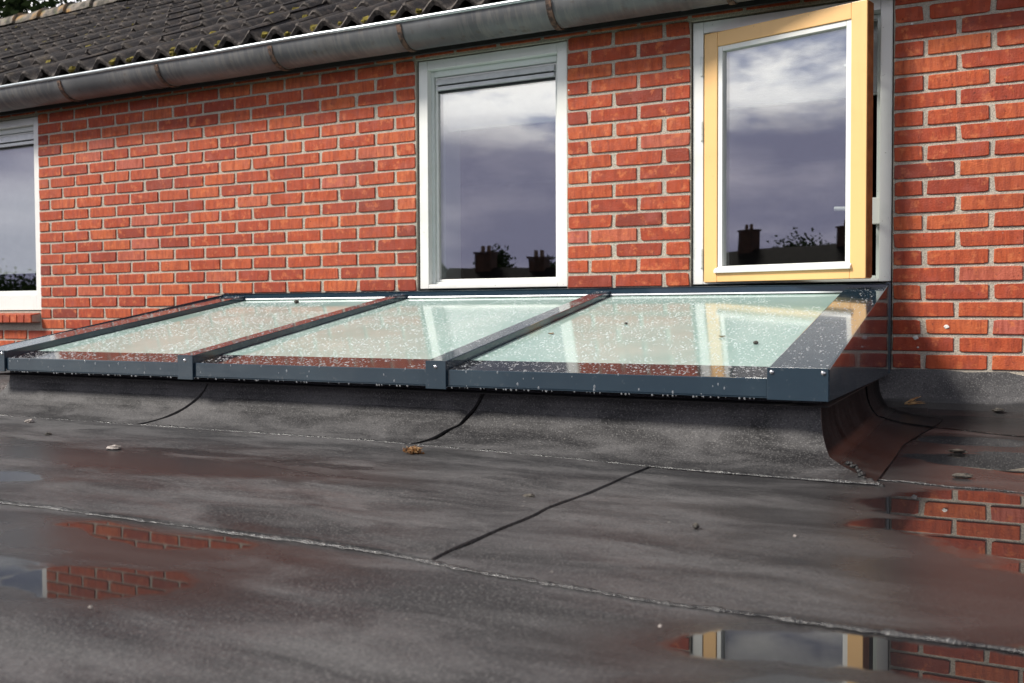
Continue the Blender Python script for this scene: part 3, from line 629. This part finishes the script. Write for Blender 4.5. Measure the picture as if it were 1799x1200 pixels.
MB().box(W0+0.1, 4.5, 5.8, 5.9, -3.3, 1.2).obj('rear_wall', MT['far_brick'], house)
def tile_mesh(seed, crop=1.0):
    q = random.Random(seed); m = MB(); n = 20; rows = []
    def h(u): return 0.025*math.cos(2*math.pi*(u*2))+0.003*math.sin(2*math.pi*u*4)
    for k, t in enumerate((-0.0, 0.012, 0.20, 0.395)):
        off = (0.020-0.052*t) + (0.006 if k == 1 else 0) - (0.004 if k == 0 else 0)
        rows.append([tuple(Vector(((u/n-0.5)*(TW+0.012), 0, 0))+SL*(t-0.03)+SN*(h(u/n)+off+0.012+q.uniform(-0.0008, 0.0008))) for u in range(n+1)])
    under = [tuple(Vector(p)-SN*(0.020+0.005*abs(math.sin(i*1.3+seed)))+SL*0.004) for i, p in enumerate(rows[0])]
    m.grid([under]+rows); nr = 2*n; m.grid([[p for p in under], [tuple(Vector(p)-SN*0.02) for p in rows[2]]]); me = m.mesh('roof_tile', MT['tile'], fix=False); me.materials.append(MT['tile_rim'])
    for i in range(nr): me.polygons[i].material_index = 1
    for i in range(nr, 4*n): me.polygons[i].use_smooth = True
    return me
TM = [tile_mesh(i) for i in range(4)]
tiles = []
NC = int((4.6-(W0-0.9))/TW)
for r in range(ROWS):
    for c in range(NC):
        x = W0-0.9+TW*(c+0.5); p = E0+SL*(GAUGE*r); tiles.append((x, p.y, p.z, r, c))
def trank(t):
    u, v, d = proj(t[:3]); return 1/d if (-30 < u < 1300 and v > -25) else -1/d
tord = sorted(range(len(tiles)), key=lambda i: -trank(tiles[i])); tsolo = set(tord[:300])
ts = MB(); ts.tone = []; tmi = []
for i, (x, y, z, r, c) in enumerate(tiles):
    q = random.Random(i+900); me = TM[q.randrange(4)]; loc = Vector((x+q.uniform(-.003, .003), y, z))+SN*q.uniform(-.004, .004)+SL*q.uniform(-.006, .006); rz = q.gauss(0, 0.006); tn = q.random()
    if i in tsolo and trank(tiles[i]) > 0:
        o = link('roof_tile', me, rf); o.location = loc; o.rotation_euler = (0, q.gauss(0, 0.006), rz); o['tone'] = tn
    else:
        n = len(ts.v); ts.v += [tuple(v.co+loc) for v in me.vertices]
        for p in me.polygons: ts.f.append(tuple(n+a for a in p.vertices)); ts.tone.append(tn); tmi.append(p.material_index)
tfm = ts.mesh('roof_tile_field', MT['tile'], fix=False); tfm.materials.append(MT['tile_rim']); tfm.polygons.foreach_set('material_index', tmi)
link('roof_tile_field', tfm, rf, 'stuff')
rp = E0+SL*(GAUGE*ROWS+0.03)
def ridge_mesh(seed):
    m = MB(); rows = []
    for k in range(7):
        t = k/6; x = (t-0.5)*0.42; rad = 0.115+0.012*t+(0.010 if k == 6 else 0)
        rows.append([(x, -rad*1.15*math.cos(a), rad*math.sin(a)-0.02+0.004*mnoise.noise(Vector((x*9, a*2, seed)))) for a in [math.pi*i/12 for i in range(13)]])
    m.grid(rows, flip=True); m.grid([rows[-1], [(p[0], p[1]*0.86, p[2]*0.86-0.01) for p in rows[-1]]]); return m.mesh('ridge_tile', MT['ridge'], smooth=False)
RM = [ridge_mesh(i) for i in range(3)]
for i in range(36):
    x = W0-0.8+0.385*i; o = link('ridge_tile', RM[i % 3], rf); o.location = (x, rp.y+0.05, rp.z+0.035+R.uniform(-.008, .008)); o.rotation_euler = (0, R.gauss(0, 0.015), R.gauss(0, 0.015))
m = MB()                                                   # moss cushions in the tile troughs
for i in range(520):
    x = R.uniform(-8.5, 0.6); s = int(R.random()**1.3*ROWS)*GAUGE-0.02+R.uniform(-0.01, 0.05); u = (x-(W0-0.9))/TW % 1
    x += ((0.25 if u < 0.5 else 0.75)-u)*TW+R.uniform(-.02, .02); p = E0+SL*s+SN*(0.012+R.uniform(0, .01)); k = R.uniform(0.008, 0.024)*(1.5 if R.random() < 0.12 else 1)
    lump(m, (x, p.y, p.z), k*1.3, k*1.1, k*0.8, i, 7, 4, 0.5)
m.obj('roof_moss', MT['moss'], rf, smooth=False, kind='stuff')

# ------------------------------------------------------------------ skylight
sky = thing('skylight', 'anthracite lean-to skylight of three rain-spotted milky glass panes against the brick wall', 'skylight', (-0.5, -0.7, -0.556))
GB, GF = Vector((0, -0.055, -0.0975)), Vector((0, -1.386, -0.3305))   # glass line, back and front
BB, BF = Vector((0, -0.030, -0.0715)), Vector((0, -1.390, -0.3045))   # bar tops
def along(A, B, t): return A+(B-A)*t
gn = Vector((1, 0, 0)).cross(GF-GB).normalized(); gn = gn if gn.z > 0 else -gn
bars = [(-1.0555, -0.9875), (-0.0495, 0.0185)]
edges = [(-1.968, -1.058), (-0.985, -0.052), (0.021, 0.955)]
def drops(xa, xb, A, B, count, rmin, rmax, parent, seed, lift=0.0, t0=0.0, t1=1.0, nrm=None, elong=1.0):
    q = random.Random(seed); m = MB(); nrm = nrm or gn; d = (B-A).normalized(); X = Vector((1, 0, 0))
    for i in range(count):
        r = rmin+(rmax-rmin)*q.random()**2.6; t = t0+(t1-t0)*q.random(); x = q.uniform(xa+r, xb-r)
        if mnoise.noise(Vector((x*3, t*4, seed)))+0.35*mnoise.noise(Vector((x*14, t*18, seed))) < -0.28: continue
        c = A+(B-A)*t+X*x+nrm*lift; e = 1+q.random()*elong*0.8; n = len(m.v); sg = 7; ph0 = q.random()*6
        for rr_, hh in ((1, 0.0), (0.72, 0.30)):
            m.v += [tuple(c+X*(r*rr_*math.cos(ph0+2*math.pi*k/sg)*(1+0.2*math.sin(k*2.3+i)))+d*(r*e*rr_*math.sin(ph0+2*math.pi*k/sg))+nrm*(r*hh)) for k in range(sg)]
        m.v.append(tuple(c+nrm*(r*0.42)))
        for k in range(sg):
            a, b = n+k, n+(k+1) % sg; m.f.append((a, b, b+sg, a+sg)); m.f.append((a+sg, b+sg, n+2*sg))
    return m.obj('raindrops', MT['drop'], parent, smooth=True, kind='stuff', fix=True)
for i, (a, b) in enumerate(edges):
    m = MB(); f0, f1 = GB, along(GB, GF, 0.905); th = gn*0.024; e = Vector((1, 0, 0))
    def slab(p, q, name, mat, parent):
        mm = MB(); c = [p+e*a, p+e*b, q+e*b, q+e*a]; mm.poly(c); lo = [v-th for v in c]; mm.poly(lo[::-1])
        for k in range(4): mm.poly([c[k], lo[k], lo[(k+1) % 4], c[(k+1) % 4]])
        return mm.obj(name, mat, parent)
    g1 = slab(f0, f1, 'glass_pane', MT['milky'], sky)
    slab(along(GB, GF, 0.9052), along(GB, GF, 0.998), 'enamel_border', MT['border'], g1)
    drops(a, b, GB, GF, 8500, 0.0010, 0.0042, g1, 60+i, 0.0)
def bar(x0, x1, name='glazing_bar', h=0.034):
    m = MB(); t = Vector((0, 0, -h)); c = [BB+Vector((x0, 0, 0)), BB+Vector((x1, 0, 0)), BF+Vector((x1, 0, 0)), BF+Vector((x0, 0, 0))]
    lo = [v+t for v in c]; m.poly(c); m.poly(lo[::-1])
    for k in range(4): m.poly([c[k], lo[k], lo[(k+1) % 4], c[(k+1) % 4]])
    o = m.obj(name, MT['anth'], sky, bevel=0.0022); drops(x0+0.004, x1-0.004, BB, BF, int(3000*(x1-x0)), 0.0011, 0.0040, o, int(x0*100)+300, 0.0005); return o
def screw(x, z, y, parent):
    m = MB(); rows = []
    for k in range(5):
        a = math.pi/2*k/4; rows.append([(x+0.0062*math.cos(a)*math.cos(q*math.pi/6), y-0.0045*math.sin(a), z+0.0062*math.cos(a)*math.sin(q*math.pi/6)) for q in range(12)])
    m.grid(rows, close=True); o = m.obj('screw', MT['steel'], parent, smooth=True)
for x0, x1 in bars:
    o = bar(x0, x1); m = MB(); m.box(x0-0.001, x1+0.001, -1.3985, -1.3915, -0.388, -0.3040); cpo = m.obj('bar_end_cap', MT['anth'], sky, bevel=0.0012); screw((x0+x1)/2, -0.322, -1.3985, cpo)
for x0, x1 in ((0.957, XR-0.0015), (XL+0.0015, -1.972)):
    o = bar(x0, x1, 'edge_flashing', 0.030); m = MB(); m.box(x0-0.0005, x1+0.0015, -1.3985, -1.3915, -0.3835, -0.3020); cpo = m.obj('end_cap', MT['anth'], sky, bevel=0.0012)
    screw(x0+0.011, -0.3135, -1.3985, cpo); screw(x1-0.011, -0.3135, -1.3985, cpo)
for X, s in ((XR, 1), (XL, -1)):
    prof = [(-0.022, -0.0615), (-1.3915, -0.3045), (-1.3915, -0.3825), (-0.022, -0.3985)]
    m = MB(); m.prism(prof, X-0.001 if s > 0 else X-0.002, X+0.002 if s > 0 else X+0.001); m.obj('side_plate', MT['anth'], sky, bevel=0.0006)
    m = MB(); m.box(X-0.012 if s > 0 else X-0.006, X+0.006 if s > 0 else X+0.012, -0.0215, -0.004, -0.395, -0.058); m.obj('wall_flange', MT['anth'], sky, bevel=0.001)
m = MB(); m.box(-1.971, 0.956, -1.3900, -1.372, -0.3780, -0.3300); fa = m.obj('front_fascia', MT['anth'], sky, bevel=0.0025)
m = MB(); m.box(-1.971, 0.956, -1.3925, -1.375, -0.3800, -0.3782); m.obj('drip_lip', MT['anth'], fa)
m = MB(); qd = random.Random(77)
for i in range(170):
    x = qd.uniform(-1.95, 0.94); r = qd.uniform(0.0012, 0.0032); low = qd.random() < 0.75
    z = -0.3815+(-r*0.3) if low else -0.330-qd.random()*0.048; lump(m, (x, -1.3905 if low else -1.3898, z), r, r*0.8, r*(1.2 if low else 1.8), i, 7, 5, 0.1)
m.obj('raindrops', MT['drop'], fa, smooth=True, kind='stuff')
m = MB(); m.box(XL, XR, -0.0545, -0.0035, -0.0885, -0.0655); m.prism([(-0.0035, -0.0653), (-0.058, -0.0653), (-0.059, -0.0630), (-0.0035, -0.0590)], XL-0.05, XR+0.003); m.obj('rear_flashing', MT['anth'], sky, bevel=0.0008)
for a, b in edges:
    MB().prism([(-0.0555, -0.0885), (-0.060, -0.0885), (-0.062, -0.0935), (-0.0555, -0.0950)], a, b).obj('glazing_strip', MT['strip'], sky)
m = MB(); m.box(XL+0.004, XR-0.004, -1.37, -0.0035, -0.40, -0.398); m.obj('inner_pan', MT['under'], sky)

# ------------------------------------------------------------------ bits lying about
def onroof(x, y): return Vector((x, y, zr(x, y)+0.0015))
def debris(name, label, cat, p, r, mat, seed, squash=0.6, amp=0.5, seg=11, ring=8, group=None, stretch=(1, 1)):
    m = MB(); lump(m, (0, 0, r*squash*0.75), r*stretch[0], r*stretch[1], r*squash, seed, seg, ring, amp); me = m.mesh(name, mat, smooth=False)
    o = link(name, me, loc=p); return tag(o, label, cat, group)
# clump of dry moss with strands
mo = thing('moss_clump', 'rusty brown dried moss clump on the felt in front of the skylight kerb', 'moss', onroof(0.061, -1.644))
m = MB(); q = random.Random(3); c0 = onroof(0.061, -1.644)
for i in range(46): t = q.random(); lump(m, c0+Vector((q.gauss(0, .011), q.gauss(0, .008), .002+.014*t)), q.uniform(.002, .005), q.uniform(.002, .005), q.uniform(.002, .004), i, 7, 5, 0.7)
m.obj('moss_body', MT['moss_brown'], mo)
m = MB()
for i in range(150):
    a = c0+Vector((q.gauss(0, .011), q.gauss(0, .008), q.uniform(.004, .018))); d = Vector((q.gauss(0, 1), q.gauss(0, 1), q.uniform(0, 1))).normalized(); m.tube([a, a+d*.006, a+d*.011+Vector((0, 0, -.002))], [.0008, .0006, .0002], 4, False)
m.obj('moss_strands', MT['straw'], mo, kind='stuff')
debris('grit_stone', 'pale flat chip of stone on the wet felt left of the moss clump', 'stone', onroof(-0.754, -1.931), 0.018, MT['stone'], 2, 0.42, 0.5, stretch=(1.3, .8))
debris('grit_stone', 'small grey stone close to the skylight kerb at its far end', 'stone', onroof(-1.538, -1.614), 0.015, MT['stone'], 5, 0.5, 0.5)
debris('grit_stone', 'tiny dark stone between the pale chip and the far kerb', 'stone', onroof(-1.188, -1.809), 0.010, MT['dark_stone'], 6, 0.5, 0.5)
debris('grit_stone', 'small dark stone lying beside the short felt joint', 'stone', onroof(0.592, -2.014), 0.010, MT['dark_stone'], 8, 0.4, 0.5, stretch=(1.5, .7))
debris('grit_stone', 'single dark round pebble on the dry felt below the skylight corner', 'stone', onroof(0.989, -2.139), 0.0065, MT['dark_stone'], 9, 0.8, 0.3)
debris('grit_stone', 'white pebble beside the puddle that mirrors the open window', 'stone', onroof(1.106, -2.698), 0.0026, MT['stone'], 10, 0.8, 0.3)
debris('moss_clump', 'dark green moss lump in the water near the wall side lap', 'moss', onroof(1.401, -1.349), 0.014, MT['dark_stone'], 12, 0.4, 0.5, stretch=(1.6, .7))
debris('moss_clump', 'black moss lump on the wet felt nearest the house wall', 'moss', onroof(1.376, -0.916), 0.015, MT['dark_stone'], 13, 0.35, 0.5, stretch=(1.6, .7))
debris('moss_clump', 'dark moss on the felt against the house wall right of the twig', 'moss', Vector((1.47, -0.045, -0.518)), 0.012, MT['dark_stone'], 16, 0.5, 0.5, stretch=(1.6, .7))
debris('grit_stone', 'tiny white pebble on the bare foreground felt', 'stone', onroof(0.398, -2.96), 0.003, MT['stone'], 14, 0.8, 0.3)
debris('grit_stone', 'tiny white pebble on the dry felt right of the dark round pebble', 'stone', onroof(1.164, -2.132), 0.0028, MT['stone'], 17, 0.8, 0.3)
tw = thing('dry_twig', 'dry orange brown twigs against the wall felt beside the skylight', 'twig', (1.195, -0.045, -0.505))
for i in range(7):
    a = Vector((1.168+R.uniform(-.004, .016), -0.055+R.uniform(-.012, .012), -0.506+R.uniform(0, .008))); b = a+Vector((R.uniform(.025, .062), R.uniform(-.012, .012), R.uniform(.002, .026)))
    MB().tube([a, a.lerp(b, 0.5)+Vector((0, 0, R.uniform(-.002, .003))), b], [.0016, .0020, .0008], 6).obj('straw', MT['straw'] if i % 3 else MT['leafbit'], tw)
def pane_at(x, y): t = (y-GB.y)/(GF.y-GB.y); return along(GB, GF, t)+Vector((x, 0, 0.001))
for x, y, r, s, lb in ((0.114, -0.86, 0.012, 1, 'curled tan leaf scrap on the glass beside the bar'), (0.316, -0.675, 0.0055, 2, 'small black speck of grit on the middle of the right pane'), (0.707, -0.884, 0.011, 3, 'brown leaf scrap on the mirrored ochre strip of the right pane'), (0.833, -0.979, 0.0075, 4, 'dark wet grit near the wide edge flashing of the right pane'), (-1.552, -0.162, 0.012, 5, 'small dark grit at the top of the left pane')):
    if s in (1, 3):
        m = MB(); rows = []
        for i in range(6):
            rows.append([(r*(i/5-0.5)*2, r*0.6*(j/4-0.5)*2*math.sin(math.pi*(i+0.5)/6), 0.0012+0.4*r*abs(j/4-0.5)+0.3*r*(i/5-0.5)**2*2) for j in range(5)])
        m.grid(rows); me = m.mesh('leaf_scrap', MT['leafbit']); o = link('leaf_scrap', me, loc=pane_at(x, y)); o.rotation_euler = (0.17, 0, s); tag(o, lb, 'leaf')
    else: debris('grit', lb, 'grit', pane_at(x, y), r, MT['dark_stone'], s+30, 0.7, 0.4)

# ------------------------------------------------------------------ trees and the houses opposite
def tree(name, label, base, height, crown_r, leaves, leafmat, size, seed, group=None, clumps=70, crown_lo=0.35):
    q = random.Random(seed); t = thing(name, label, 'tree', base, group); m = MB(); B = Vector(base)
    trunk = [B+Vector((q.gauss(0, .04)*k, q.gauss(0, .04)*k, height*0.8*k/6)) for k in range(7)]; m.tube(trunk, [height*0.022*(1-k/7.5) for k in range(7)], 8)
    cl = []
    for i in range(clumps):
        th, ph = q.uniform(0, 2*math.pi), math.acos(q.uniform(-0.8, 1)); rad = crown_r*q.random()**0.4*(0.75+0.5*mnoise.noise(Vector((math.cos(th)*1.5, math.sin(th)*1.5, ph+seed))))
        hz = height*(crown_lo+(1-crown_lo)*0.5); c = B+Vector((rad*math.sin(ph)*math.cos(th), rad*math.sin(ph)*math.sin(th), hz+rad*math.cos(ph)*height*(1-crown_lo)*0.5/crown_r)); cl.append(c)
        if i % 2 == 0:
            a = trunk[q.randrange(2, 6)]; mid = a.lerp(c, 0.5)+Vector((0, 0, 0.1*crown_r)); m.tube([a, mid, c], [height*0.007, height*0.004, height*0.0012], 5, False)
    m.obj('trunk', MT['bark'], t); m = MB()
    for i in range(leaves):
        c = cl[q.randrange(len(cl))]; s = crown_r*0.17; p = c+Vector((q.gauss(0, s), q.gauss(0, s), q.gauss(0, s*0.8)))
        a = Vector((q.gauss(0, 1), q.gauss(0, 1), q.gauss(0, 1))).normalized(); b = a.cross(Vector((q.gauss(0, 1), q.gauss(0, 1), q.gauss(0, 1)))).normalized(); k = size*q.uniform(.6, 1.3)
        n = len(m.v); m.v += [tuple(p-a*k), tuple(p+b*k*.5), tuple(p+a*k), tuple(p-b*k*.5)]; m.f.append((n, n+1, n+2, n+3))
    m.obj('crown', leafmat, t, fix=False)
tree('broadleaf_tree', 'dark leafy tree behind the house roof at its far end', (-16.6, 8.0, -3.3), 11.5, 3.7, 34000, MT['leaf_dark'], 0.075, 1, clumps=120)
tree('broadleaf_tree', 'thin autumn-tinted tree top just showing over the ridge', (-14.2, 13.5, -3.3), 8.75, 2.0, 6000, MT['leaf_autumn'], 0.06, 2)
def far_house(x0, x1, y, rz, chim, label, wind):
    t = thing('terraced_house', label, 'house', ((x0+x1)/2, y, -3.3)); w = 7.5; ez = rz-2.25
    MB().box(x0, x1, y-w/2, y+w/2, -3.3, ez).obj('wall', MT['far_brick'], t)
    m = MB(); m.prism([(y-w/2-0.4, ez-0.1), (y, rz), (y+w/2+0.4, ez-0.1)], x0-0.3, x1+0.3); r = m.obj('roof', MT['far_roof'], t)
    for cx_, cw_, chh in chim:
        c = MB().box(cx_-cw_/2, cx_+cw_/2, y-0.35, y+0.35, rz-0.6, rz+chh).box(cx_-cw_/2-0.06, cx_+cw_/2+0.06, y-0.41, y+0.41, rz+chh+0.001, rz+chh+0.10).obj('chimney', MT['far_brick'], r)
        for k in (-0.2, 0.18): MB().tube([(cx_+k*cw_, y, rz+chh+0.1), (cx_+k*cw_, y, rz+chh+0.42)], [0.11, 0.09], 10).obj('chimney_pot', MT['far_pot'], r)
    for k in range(wind):
        xx = x0+(x1-x0)*(k+0.5)/wind; MB().box(xx-0.6, xx+0.6, y+w/2+0.005, y+w/2+0.05, -2.2, -1.2).obj('window', MT['dark'], t)
    return t
far_house(-37.5, -24.4, -37, 3.05, ((-33.0, 0.95, 1.05), (-26.6, 0.95, 0.8)), 'dark terraced house with two pot-topped chimneys mirrored in the open casement', 4)
far_house(-22.6, -13.5, -37, 1.98, ((-20.7, 0.85, 0.68), (-17.9, 0.8, 0.42)), 'dark terraced house with two chimneys mirrored in the closed window', 3)
for i, (x, y, h, r, lb) in enumerate(((-35.2, -44, 8.1, 2.8, 'bushy tree behind the far terraced houses, mirrored between two chimneys'), (-20.8, -45, 6.5, 2.0, 'low tree behind the shorter terraced house'), (-24.2, -45, 6.9, 1.6, 'round tree between the chimneys of the shorter terraced house'), (-44, -40, 6.4, 3.2, 'wide tree beyond the end of the terraced houses'), (-54, -36, 5.6, 3.4, 'distant tree mirrored in the far left window'))):
    tree('garden_tree', lb, (x, y, -3.3), h, r, 3500, MT['leaf_dark'], 0.16, 20+i)
